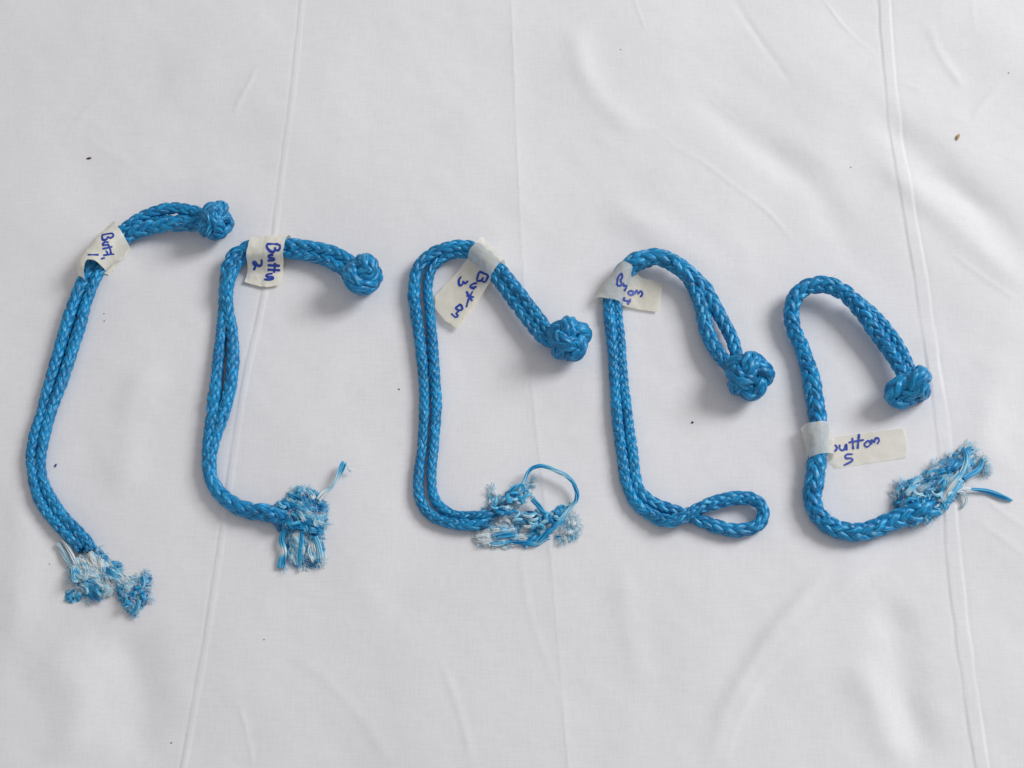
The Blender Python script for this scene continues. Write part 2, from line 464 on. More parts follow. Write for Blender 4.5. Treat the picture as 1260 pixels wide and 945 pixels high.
def button_knot(center, axis, spin, diam, thick, rope, Bt, parent, origin, seed, L=3):
    """tied ball: a Turk's head run round the rope end, centre and sizes in metres"""
    g = np.random.default_rng(seed)
    a = np.array(axis, float); a /= np.linalg.norm(a)
    u = np.cross(a, [0.13, 0.31, 0.94]); u /= np.linalg.norm(u); w = np.cross(a, u)
    lon, lat, hh = turk(L, Bt)
    lon = lon + spin
    rc = diam / 2 - rope * 1.12
    kax = (thick / 2 - rope * 1.15) / rc / math.sin(0.95)
    lump = 1 + 0.08 * np.interp(lon % (2 * np.pi), np.linspace(0, 2 * np.pi, 9), np.append(q := g.normal(0, 1, 8), q[0]))
    rad = rc * lump + hh * rope * 0.42
    dirv = (np.cos(lat) * np.cos(lon))[:, None] * u + (np.cos(lat) * np.sin(lon))[:, None] * w + (np.sin(lat) * kax)[:, None] * a
    P = center + dirv * rad[:, None]
    P = np.vstack([P, P[:6]])
    for _ in range(4):
        P[1:-1] = 0.25 * P[:-2] + 0.5 * P[1:-1] + 0.25 * P[2:]
    PR, S = resample(P, 0.00042)
    T = np.gradient(PR, axis=0); T /= np.linalg.norm(T, axis=1)[:, None]
    Nn = PR - center; Nn -= T * (Nn * T).sum(1)[:, None]; Nn /= np.linalg.norm(Nn, axis=1)[:, None]
    B = np.cross(T, Nn)
    R = np.full(len(PR), rope)
    V, F, A, G = braid(PR, R, T, Nn, B, S, n=6, lay=0.62, fN=0.80, fB=1.22, wf=0.97, phase=g.random() * 6)
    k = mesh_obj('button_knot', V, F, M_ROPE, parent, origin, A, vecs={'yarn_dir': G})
    # rope ends tucked into the middle: a short braided plug along the axis
    tl = np.linspace(-thick * 0.40, thick * 0.36, 50)
    PP = center + tl[:, None] * a + (0.05 * rope * np.sin(tl / rope))[:, None] * u
    RR = rope * 1.05 * np.sqrt(np.clip(1 - (tl / (thick * 0.44)) ** 6, 0.05, 1))
    T, Nn, B = frames(PP, u)
    V, F, A, G = braid(PP, RR, T, Nn, B, tl - tl[0], n=6, lay=0.7)
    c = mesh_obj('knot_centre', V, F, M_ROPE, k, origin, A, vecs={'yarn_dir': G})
    # packed inside of the knot
    nu, nv = 20, 12
    th = np.linspace(0.15, math.pi - 0.15, nv); ph = np.arange(nu) / nu * 2 * np.pi
    rr = rc * 0.82
    VV = center + rr * ((np.sin(th)[:, None] * np.cos(ph)[None])[..., None] * u + (np.sin(th)[:, None] * np.sin(ph)[None])[..., None] * w
                        + 0.7 * kax * (np.cos(th)[:, None] * np.ones(nu)[None])[..., None] * a)
    mesh_obj('knot_core', VV.reshape(-1, 3), tube_faces(nv, nu), M_CORE, k, origin)
    return k

# ---- fibres -------------------------------------------------------
class Fibres:
    """thin three-sided hairs given as photo-pixel paths (x, y, height px)"""
    def __init__(s):
        s.P, s.R, s.T = [], [], []
    def add(s, paths, rad, tint):
        paths = np.asarray(paths, float)
        F, K, _ = paths.shape
        s.P.append(paths); s.R.append(np.broadcast_to(np.asarray(rad, float).reshape(-1, 1), (F, K)) * 1.0)
        tint = np.asarray(tint, float)
        s.T.append(np.broadcast_to(tint if tint.ndim == 2 else tint.reshape(-1, 1), (F, K)) * 1.0)
    def build(s, name, parent, origin, kind=None):
        Vs, Fs, Ts = [], [], []; base = 0
        for P, R, T in zip(s.P, s.R, s.T):
            F, K, _ = P.shape
            sc = px_scale(P[..., 1])
            up = np.maximum(P[..., 2], R * 0.7) * sc
            X = on_sheet(P[..., 0], P[..., 1], up)
            D = np.gradient(X, axis=1); D /= np.linalg.norm(D, axis=2)[..., None] + 1e-12
            ref = np.where(np.abs(D[..., 2:3]) < 0.9, np.array([0, 0, 1.0]), np.array([1.0, 0, 0]))
            a = np.cross(D, ref); a /= np.linalg.norm(a, axis=2)[..., None] + 1e-12
            b = np.cross(D, a)
            tap = np.ones(K); tap[-1] = 0.4
            r = (R * sc * tap)[..., None, None]
            c = np.arange(4) * np.pi / 2 + 0.4
            ring = X[:, :, None] + r * (np.cos(c)[None, None, :, None] * a[:, :, None] + np.sin(c)[None, None, :, None] * b[:, :, None])
            Vs.append(ring.reshape(-1, 3))
            f1 = tube_faces(K, 4)
            Fs.append((f1[None] + (np.arange(F) * K * 4)[:, None, None]).reshape(-1, 4) + base); base += F * K * 4
            Ts.append(np.repeat(T.reshape(-1), 4))
        o = mesh_obj(name, np.vstack(Vs), np.vstack(Fs), M_FIB, parent, origin, {'tint': np.clip(np.concatenate(Ts) + 0.10, 0, 1)})
        if kind:
            o['kind'] = kind
        return o

def in_poly(x, y, poly):
    ins = np.zeros(x.shape, bool)
    for (x1, y1), (x2, y2) in zip(poly, poly[1:] + poly[:1]):
        c = ((y1 > y) != (y2 > y)) & (x < (x2 - x1) * (y - y1) / (y2 - y1 + 1e-9) + x1)
        ins ^= c
    return ins
def edge_dist(x, y, poly):
    best = np.full(x.shape, 1e9)
    for (x1, y1), (x2, y2) in zip(poly, poly[1:] + poly[:1]):
        dx, dy = x2 - x1, y2 - y1; t = np.clip(((x - x1) * dx + (y - y1) * dy) / (dx * dx + dy * dy + 1e-9), 0, 1)
        best = np.minimum(best, np.hypot(x - x1 - t * dx, y - y1 - t * dy))
    return best

def mat_of_fibres(fb, poly, n, ang, spread, lr=(8, 18), hmax=14, rad=(0.28, 0.55), tint=(0.35, 0.3), curl=0.2, seed=0, K=7, noise_scale=9.0, h0=0.0, per=9):
    """matted fibres filling an outline on the cloth; tint=(mean, swing)"""
    g = np.random.default_rng(seed + 100)
    xs = np.array([p[0] for p in poly]); ys = np.array([p[1] for p in poly])
    X = np.empty(0); Y = np.empty(0)
    while len(X) < n:
        x = g.uniform(xs.min(), xs.max(), n * 3); y = g.uniform(ys.min(), ys.max(), n * 3)
        m = in_poly(x, y, poly); X = np.concatenate([X, x[m]]); Y = np.concatenate([Y, y[m]])
    # filaments lie together in silky locks
    nl = n // per
    X, Y = X[:nl], Y[:nl]
    e = np.clip(edge_dist(X, Y, poly) / 9.0, 0.1, 1)
    top = hmax * np.sqrt(e) * (0.75 + 0.35 * vnoise(X / 7 + seed, Y / 7 + 3))
    Z = h0 + top * g.random(nl) ** 0.6
    cl = vnoise(X / noise_scale + seed * 3.1, Y / noise_scale + 8.7)          # clump
    a = ang + spread * (0.9 * vnoise(X / 11 + 5 * seed, Y / 11 + 1.3) + 0.5 * g.normal(0, 1, nl))
    ln = g.uniform(*lr, nl) * (0.65 + 0.35 * e)
    k = g.normal(0, curl, nl); k2 = g.normal(0, curl, nl)
    w = g.uniform(1.0, 3.0, nl)
    tm = tint[0] + 0.14 + tint[1] * np.tanh(cl * 3.2) * 1.1 + g.normal(0, 0.10, nl)
    tph = g.uniform(0, 6.28, nl)
    rp = lambda q: np.repeat(q, per)
    n = nl * per
    off = np.tile(np.linspace(-1, 1, per), nl) * rp(w)
    an = rp(a) + g.normal(0, 0.07, n); lf = rp(ln) * g.uniform(0.75, 1.12, n)
    t = np.linspace(-0.5, 0.5, K)
    th = an[:, None] + rp(k)[:, None] * (t[None] * 4) + rp(k2)[:, None] * np.sin(t[None] * 7) + g.normal(0, 0.05, (n, K))
    dx = np.cos(th) * (lf / (K - 1))[:, None]; dy = np.sin(th) * (lf / (K - 1))[:, None]
    px = rp(X)[:, None] - np.sin(rp(a))[:, None] * off[:, None] + np.cumsum(dx, 1) - dx.sum(1)[:, None] / 2
    py = rp(Y)[:, None] + np.cos(rp(a))[:, None] * off[:, None] + np.cumsum(dy, 1) - dy.sum(1)[:, None] / 2
    tilt = rp(g.normal(0, 1.0, nl))
    pz = np.maximum(0.4, rp(Z)[:, None] + tilt[:, None] * t[None] * 3 - 3.0 * (t[None] * 2) ** 2 * rp(e)[:, None] + (g.normal(0, 0.25, n) - 0.35 * (off / 1.5) ** 2)[:, None])
    r = g.uniform(*rad, n)
    tn = rp(tm)[:, None] + 0.18 * np.sin(rp(tph)[:, None] + t[None] * 6) + g.normal(0, 0.06, n)[:, None]
    fb.add(np.stack([px, py, pz], -1), r, tn)

def fuzz(fb, poly, n, hmax, seed, tint=(0.6, 0.25)):
    """fine broken filaments in a haze over and just outside a frayed mass"""
    c = np.mean(poly, axis=0)
    big = [tuple(c + (np.array(p) - c) * 1.10) for p in poly]
    mat_of_fibres(fb, big, n, 0.8, 2.0, (6, 17), hmax, rad=(0.10, 0.20), tint=tint, curl=0.6, seed=seed, per=2)

def bundle(fb, pts, n=16, spread_end=1.0, tint=0.3, tint_end=None, twist=0.5, rad=0.5, seed=0, fuzz=0.0):
    """a loose yarn: rows are x, y, height px, radius px"""
    g = np.random.default_rng(seed + 500)
    q = spl(pts, 7); K = len(q)
    d = np.gradient(q[:, :2], axis=0); d /= np.linalg.norm(d, axis=1)[:, None] + 1e-9
    nx, ny = -d[:, 1], d[:, 0]
    s = np.linspace(0, 1, K)
    paths = []; tints = []
    for i in range(n):
        ph = g.random() * 6.28; rr = math.sqrt((i + 0.5) / n)
        an = ph + twist * np.cumsum(np.ones(K)) * 0.35
        w = q[:, 3] * rr * (1 + (spread_end - 1) * s ** 3)
        o1 = np.cos(an) * w; o2 = np.sin(an) * w
        j = g.normal(0, fuzz, K).cumsum() * 0.5 if fuzz else 0
        paths.append(np.stack([q[:, 0] + nx * o1 + j, q[:, 1] + ny * o1 + (g.normal(0, fuzz, K).cumsum() * 0.5 if fuzz else 0), q[:, 2] + o2 * 0.8], -1))
        te = tint if tint_end is None else tint_end
        if callable(tint):
            tv = tint(s)
        else:
            tv = tint + (te - tint) * s
        tints.append(tv + g.normal(0, 0.1))
    fb.add(np.array(paths), np.full(n, rad), np.array(tints))

def chunks(fb, poly, n, ang, spread, lr=(9, 15), r=(1.8, 2.8), h=(3, 11), tint=(0.25, 0.2), seed=0):
    """short stiff bits of yarn still holding their kink"""
    g = np.random.default_rng(seed + 900)
    xs = [p[0] for p in poly]; ys = [p[1] for p in poly]; k = 0
    while k < n:
        x, y = g.uniform(min(xs), max(xs)), g.uniform(min(ys), max(ys))
        if not in_poly(np.array([x]), np.array([y]), poly)[0]:
            continue
        a = ang + spread * g.normal(); l = g.uniform(*lr); c = g.normal(0, 0.5); z = g.uniform(*h); rr = g.uniform(*r)
        p = []
        for t in (-0.5, -0.17, 0.17, 0.5):
            p.append((x + math.cos(a + c * t * 2) * l * t, y + math.sin(a + c * t * 2) * l * t, z + 2.0 * (0.25 - t * t) * 4, rr * (1.05 - abs(t))))
        bundle(fb, p, n=9, tint=tint[0] + 0.08 + tint[1] * 0.75 * g.normal(), rad=0.75, seed=seed * 31 + k, twist=0.3)
        k += 1

def tuft(fb, x, y, ang, n=60, length=14, spread=0.5, h=5, tint=(0.7, 0.15), rad=(0.12, 0.26), seed=0, curl=0.9):
    g = np.random.default_rng(seed + 1300)
    K = 7; s = np.linspace(0, 1, K)
    a = ang + spread * g.normal(0, 1, n); c = curl * g.normal(0, 1, n); ln = length * g.uniform(0.5, 1.15, n)
    th = a[:, None] + c[:, None] * s[None]
    dx = np.cos(th) * (ln / K)[:, None]; dy = np.sin(th) * (ln / K)[:, None]
    px = x + g.normal(0, 1.2, n)[:, None] + np.cumsum(dx, 1) - dx[:, :1]; py = y + g.normal(0, 1.2, n)[:, None] + np.cumsum(dy, 1) - dy[:, :1]
    pz = np.maximum(0.4, h * g.uniform(0.3, 1.3, n)[:, None] * (1 - 0.5 * s[None]) + g.normal(0, 2, n)[:, None] * s[None])
    fb.add(np.stack([px, py, pz], -1), g.uniform(*rad, n), tint[0] + tint[1] * g.normal(0, 1, n))

def stray_hairs(X, R, n, name, parent, origin, seed):
    """broken filaments standing off a leg"""
    g = np.random.default_rng(seed + 2100)
    T, Nn, B = frames(X)
    K = 5; s = np.linspace(0, 1, K); Vs, Fs, Ts = [], [], []; base = 0
    for i in range(n):
        k = g.integers(5, len(X) - 5); f = g.uniform(0.1, math.pi - 0.1)
        f = f - math.pi / 2
        er = math.cos(f) * Nn[k] + math.sin(f) * B[k]
        st = X[k] + er * R[k] * 0.97
        dr = T[k] * g.choice([-1, 1]) * 1.0 + er * g.uniform(0.15, 0.6); ln = g.uniform(1.2, 3.2) * MM
        bend = g.normal(0, 0.4, 3)
        C = st + (dr[None] * s[:, None] + bend[None] * (s ** 2)[:, None] * 0.5) * ln
        C[:, 2] = np.maximum(C[:, 2], 0.0006 + relief(C[:, 0], C[:, 1]))
        a = np.cross(dr, [0.2, 0.3, 0.93]); a /= np.linalg.norm(a); b = np.cross(dr, a); b /= np.linalg.norm(b)
        cc = np.array([0.5, 2.594, 4.689])
        ring = C[:, None] + 0.00007 * (1 - 0.5 * s)[:, None, None] * (np.cos(cc)[None, :, None] * a + np.sin(cc)[None, :, None] * b)
        Vs.append(ring.reshape(-1, 3)); Fs.append(tube_faces(K, 3, base=base)); base += K * 3
        Ts.append(np.full(K * 3, g.uniform(0.3, 0.9)))
    o = mesh_obj(name, np.vstack(Vs), np.vstack(Fs), M_FIB, parent, origin, {'tint': np.concatenate(Ts)})
    o['kind'] = 'stuff'
    return o

# ---- tape -------------------------------------------------------
def tape(parent, origin, Q, Tip, a, top_h, flag_h=2.0, top_start=None, under_shift=(0, 0), a_far=None, seed=0, nv=26, mat=None):
    """band round the rope and a tail. Q: rope axis under the tape, Tip: the tail's end, px rows along the tape's width;
    a: half width of the rope bundle px, top: height of the bundle px"""
    g = np.random.default_rng(seed + 3000)
    def along(rows, v):
        r = np.array(rows, float); d = np.concatenate([[0], np.cumsum(np.hypot(*np.diff(r, axis=0).T))]); d /= d[-1]
        return np.stack([np.interp(v, d, r[:, k]) for k in range(2)], -1)
    v = np.linspace(0, 1, nv)
    q = along(Q, v); t = along(Tip, v)
    af = np.interp(v, np.linspace(0, 1, len(a_far)), a_far) if a_far is not None else np.full(nv, a)
    tops = np.interp(v, np.linspace(0, 1, len(top_h)), top_h)
    rows = []
    for i in range(nv):
        sc = px_scale(q[i, 1]); top = tops[i]
        q3 = at_z(q[i, 0], q[i, 1], top * sc * 0.5); t3 = at_z(t[i, 0], t[i, 1], flag_h * sc)
        us = np.array(under_shift) * 1.0
        q3u = at_z(q[i, 0] + us[0], q[i, 1] + us[1], 0.3 * sc)
        d = (t3 - q3)[:2]; L = np.linalg.norm(d); d = d / L
        A = a * sc; AF = af[i] * sc; H = top * sc; e = 0.25 * MM
        sec = []     # s, z
        if top_start is None:
            for f in (1.0, 0.75, 0.5, 0.28):
                s_ = A * 1.15 + (L - A * 1.15) * f
                sec.append((s_, (flag_h + 0.9) * sc + 0.10 * H * (1 - f) ** 2 + 0.00010))
            sec.append((A * 1.12, H * 0.46))
        else:
            sec.append((A + top_start * sc, 0.6 * sc)); sec.append((A * 1.12, H * 0.30))
        for an in (38, 62, 86, 110, 135, 160):
            c_, s_ = math.cos(math.radians(an)), math.sin(math.radians(an))
            sec.append(((A if c_ > 0 else AF) * 1.06 * np.sign(c_) * abs(c_) ** 0.85, H * 0.5 + (H * 0.5 + e) * abs(s_) ** 0.9))
        sec.append((-AF * 1.10, H * 0.36)); sec.append((-AF * 0.9, 0.8 * sc))
        nu_top = len(sec)
        sec += [(-A * 0.3, 0.35 * sc), (A * 0.5, 0.35 * sc), (A * 1.2, 0.5 * sc)]
        for f in (0.3, 0.6, 1.0):
            sec.append((A * 1.2 + (L - A * 1.2) * f, flag_h * sc * f + 0.4 * sc))
        sp = spl(sec, 4)
        nt_ = (nu_top - 0.5) * 4
        k = np.arange(len(sp)); bl = smooth(nt_ - 4, nt_ + 10, k)
        cen = q3[:2][None] * (1 - bl)[:, None] + (q3u[:2][None] if us.any() else q3[:2][None]) * bl[:, None]
        if us.any():
            d2 = t3[:2] - q3u[:2]; d2 /= np.linalg.norm(d2)
            dd = d[None] * 0 + np.where(bl[:, None] > 0.5, d2[None], np.array([[1.0, 0.12]]) / np.linalg.norm([1.0, 0.12]))
        else:
            dd = np.broadcast_to(d, (len(sp), 2))
        xy = cen + dd * sp[:, :1]
        rows.append(np.hstack([xy, sp[:, 1:2]]))
    V = np.array(rows)                       # nv, nu, 3
    V[..., 2] += 0.22 * MM * (vnoise(V[..., 0] / 0.004 + seed, V[..., 1] / 0.004) + 0.5 * vnoise(V[..., 0] / 0.0016 + seed, V[..., 1] / 0.0018)) + relief(V[..., 0], V[..., 1])
    # slightly ragged cut end and edges
    V[..., 0] += 0.22 * MM * vnoise(V[..., 0] / 0.0022 + 4, V[..., 1] / 0.0022); V[..., 1] += 0.22 * MM * vnoise(V[..., 0] / 0.0022 + 14, V[..., 1] / 0.0022)
    nu = V.shape[1]
    F = []
    for i in range(nv - 1):
        for j in range(nu - 1):
            F.append((i * nu + j, i * nu + j + 1, (i + 1) * nu + j + 1, (i + 1) * nu + j))
    VV = V.reshape(-1, 3)
    o = mesh_obj('tape_label', VV, np.array(F), mat or M_TAPE, parent, origin)
    bvh = BVHTree.FromPolygons([tuple(p) for p in VV], F)
    return o, bvh

def handwriting(tape_o, bvh, origin, strokes, x0, y0, k, width, seed=0):
    """pen strokes laid on the tape's surface; strokes in a 'k times enlarged' frame that starts at x0, y0"""
    g = np.random.default_rng(seed + 4000)
    Vs, Fs = [], []; base = 0
    C = Vector(CAM)
    for st in strokes:
        st = np.array(st, float)
        q = spl(st, 6) if len(st) > 2 else np.linspace(st[0], st[-1], 9)
        q = np.stack([x0 + q[:, 0] / k, y0 + q[:, 1] / k], -1)
        qr, _ = resample(np.hstack([q, np.zeros((len(q), 1))]), 0.6); q = qr[:, :2]
        d = np.gradient(q, axis=0); d /= np.linalg.norm(d, axis=1)[:, None] + 1e-9
        nn = np.stack([-d[:, 1], d[:, 0]], -1)
        w = width / 2 * (1 + 0.16 * np.interp(np.arange(len(q)), np.linspace(0, len(q), 6), g.normal(0, 1, 6)))
        w[0] *= 0.6; w[-1] *= 0.55
        pts = []; ok = True
        for side in (-1, 0, 1):
            pp = q + nn * (w * side)[:, None]
            far = at_z(pp[:, 0], pp[:, 1], 0.0)
            row = []
            for p in far:
                dv = (Vector(p) - C).normalized()
                hit, no, idx, dist = bvh.ray_cast(C, dv)
                row.append(None if hit is None else np.array(hit - dv * 0.00016))
            pts.append(row)
        for i in range(len(q)):
            r3 = [pts[s][i] for s in range(3)]
            if any(r is None for r in r3):
                r3 = None
            pts[0][i] = r3
        run = pts[0]; idx = []
        for i, r in enumerate(run):
            if r is None:
                idx.append(None); continue
            idx.append(base); Vs.append(np.array(r)); base += 3
        for i in range(len(run) - 1):
            if idx[i] is None or idx[i + 1] is None:
                continue
            a, b = idx[i], idx[i + 1]
            Fs.append((a, a + 1, b + 1, b)); Fs.append((a + 1, a + 2, b + 2, b + 1))
    return mesh_obj('handwriting', np.vstack(Vs), np.array(Fs), M_INK, tape_o, origin)

# ------------------------------------------------------------------ the sheet
def build_sheet():
    xs = np.concatenate([np.linspace(-0.60, -0.30, 50, endpoint=False), np.arange(-0.30, 0.30, 0.00062), np.linspace(0.30, 0.60, 51)])
    ys = np.concatenate([np.linspace(-0.50, -0.22, 50, endpoint=False), np.arange(-0.22, 0.27, 0.0014), np.linspace(0.27, 0.60, 51)])
    X, Y = np.meshgrid(xs, ys)
    Z = relief(X, Y)
    V = np.stack([X, Y, Z], -1).reshape(-1, 3)
    i = np.arange(len(ys) - 1)[:, None]; j = np.arange(len(xs) - 1)[None]; w = len(xs)
    a = i * w + j
    F = np.stack([a, a + 1, a + w + 1, a + w], -1).reshape(-1, 4)
    o = mesh_obj('bed_sheet', V, F, M_CLOTH)
    o['kind'] = 'structure'
    o['label'] = 'white cotton sheet with ironed fold lines and soft wrinkles'
    o['category'] = 'sheet'
build_sheet()

GROUP = 'blue rope loops with button knots laid out in a row'
def rope_thing(label, px, py):
    p = on_sheet(np.array([px]), np.array([py]), np.array([0.0]))[0]
    e = bpy.data.objects.new('rope_loop', None)
    e.empty_display_size = 0.01
    e.location = p
    COL.objects.link(e)
    e['label'] = label; e['category'] = 'rope'; e['group'] = GROUP
    return e, p

def knot_at(px, py, diam_px, thick_px, rope_px, axis, spin, Bt, parent, org, seed, half_h=None, L=3):
    sc = px_scale(np.array([py]))[0]
    hh = (diam_px / 2 if half_h is None else half_h) * sc
    c = on_sheet(np.array([px]), np.array([py]), np.array([hh]))[0]
    return button_knot(c, axis, spin, diam_px * sc, thick_px * sc, rope_px * sc, Bt, parent, org, seed, L)

# ------------------------------------------------------------------ rope 1
def rope_one():
    t, o = rope_thing('blue rope loop tagged 1 with a fluffy tail in two clumps', 60, 560)
    _, X, R = leg('rope_leg', [(100, 676, 7.5, 1), (92, 667, 7.5, 0), (64, 638, 7.5, 0), (46, 609, 7.2, 0), (38.5, 564, 7, 0), (44, 530, 7, 0), (52, 505, 7, 0),
                  (62, 468, 7.5, 0), (75, 425, 8, 0), (83, 397, 8.2, 0), (95, 363, 8.2, 1), (108, 335, 8.2, 2), (124, 308, 8, 4), (142, 290, 7.5, 6),
                  (158, 278, 7.4, 9), (180, 264.5, 7.6, 12), (209, 256.5, 7.6, 14), (231, 258, 7.6, 15), (252, 263, 6.8, 17)], t, o)
    stray_hairs(X, R, 46, 'stray_fibres', t, o, 1)
    _, X, R = leg('rope_leg', [(112, 678, 7.5, 1), (106, 665, 8, 0), (80, 638, 8, 0), (60, 608, 7.5, 0), (51.5, 585, 7, 0), (50.5, 564, 6.8, 0), (55, 535, 7, 0), (63, 505, 7.2, 0),
                  (77, 468, 7.5, 0), (91, 425, 7.5, 0), (100, 397, 7.5, 0), (107, 370, 7, 0), (119, 340, 7.5, 2), (135, 313, 8, 3), (150, 296, 9, 3),
                  (163, 287, 10, 3), (187, 278, 11, 4), (209, 275, 11, 5), (231, 275, 10.5, 6), (254, 273, 9.5, 9)], t, o)
    stray_hairs(X, R, 46, 'stray_fibres', t, o, 2)
    knot_at(266, 272, 54, 35, 8.4, (0.93, -0.25, 0.28), 0.4, 4, t, o, 3)
    tp, bv = tape(t, o, [(149, 286), (128, 307), (109, 331)], [(159, 303), (149, 321), (131, 327), (113, 336)], 15.5, [30, 31, 30], flag_h=1.5, seed=1)
    S = [[(382, 242), (470, 222), (556, 214)], [(556, 214), (555, 265), (505, 285), (475, 262)], [(475, 262), (455, 308), (398, 312), (382, 245)],
         [(492, 352), (430, 352), (385, 396)], [(385, 400), (440, 396), (492, 382)], [(548, 420), (470, 440), (390, 456)], [(480, 385), (515, 470), (525, 545)],
         [(440, 480), (470, 520), (470, 560)], [(575, 538), (490, 545), (400, 556)], [(365, 612), (430, 595)], [(160, 546), (335, 547)]]
    handwriting(tp, bv, o, S, 95, 270, 12.6, 2.3, 1)
    fb = Fibres()
    main = [(92, 692), (103, 683), (116, 675), (127, 684), (133, 693), (146, 693), (147, 708), (137, 722), (128, 731), (113, 735), (100, 725), (90, 712), (86, 702)]
    right = [(143, 716), (152, 715), (163, 712), (172, 706), (182, 708), (184, 722), (180, 738), (170, 750), (163, 756), (153, 746), (146, 730)]
    mat_of_fibres(fb, main, 3000, 0.75, 0.7, (12, 26), 17, tint=(0.42, 0.26), seed=1)
    chunks(fb, main, 5, 0.7, 0.9, tint=(0.5, 0.3), h=(8, 15), seed=1)
    mat_of_fibres(fb, right, 2000, 0.9, 1.0, (8, 16), 15, tint=(0.38, 0.26), seed=2)
    chunks(fb, right, 5, 0.9, 1.2, lr=(7, 11), tint=(0.3, 0.2), h=(7, 14), seed=2)
    mat_of_fibres(fb, [(81, 729), (89, 725), (93, 733), (89, 741), (82, 739)], 200, 1.2, 0.7, (5, 9), 9, tint=(0.2, 0.12), seed=3)
    mat_of_fibres(fb, [(92, 727), (102, 722), (106, 730), (99, 738), (92, 738)], 160, 0.2, 0.8, (6, 12), 8, tint=(0.6, 0.3), seed=4)
    fuzz(fb, main, 700, 19, 71); fuzz(fb, right, 500, 17, 72)
    for i, (x, y, a) in enumerate([(118, 678, -0.9), (126, 686, -0.6), (90, 705, 2.9), (88, 714, 2.6), (108, 735, 1.6), (120, 733, 1.2), (146, 700, -0.1), (178, 708, -1.3), (183, 735, 0.6), (165, 754, 1.7)]):
        tuft(fb, x, y, a, 20, 12, 0.6, 6, tint=(0.72, 0.2), seed=i)
    f = fb.build('frayed_end', t, o, 'stuff')
    y1 = Fibres()
    bundle(y1, [(93, 694, 9, 3.0), (89, 683, 9, 3.2), (83, 672, 8, 2.6), (76, 663, 6, 1.0)], 18, 1.1, tint=0.95, tint_end=0.85, twist=0.15, rad=0.6, seed=3)
    y1.build('loose_yarn', f, o)
    y2 = Fibres()
    bundle(y2, [(90, 697, 6, 2.6), (82, 686, 6, 3.0), (75, 674, 5, 2.4), (70, 668, 4, 2.0)], 18, 2.0, tint=0.6, tint_end=0.8, twist=0.2, rad=0.5, seed=4, fuzz=0.2)
    y2.build('loose_yarn', f, o)
    y3 = Fibres()
    bundle(y3, [(172, 724, 12, 3), (176, 716, 13, 3.5), (177, 708, 12, 2.5)], 16, 1.0, tint=0.35, twist=0.4, rad=0.6, seed=5)
    y3.build('loose_yarn', f, o)
    y4 = Fibres()
    bundle(y4, [(172, 738, 10, 3), (168, 747, 8, 3.8), (161, 755, 5, 2.8)], 18, 1.0, tint=0.3, twist=0.4, rad=0.6, seed=6)
    y4.build('loose_yarn', f, o)
rope_one()

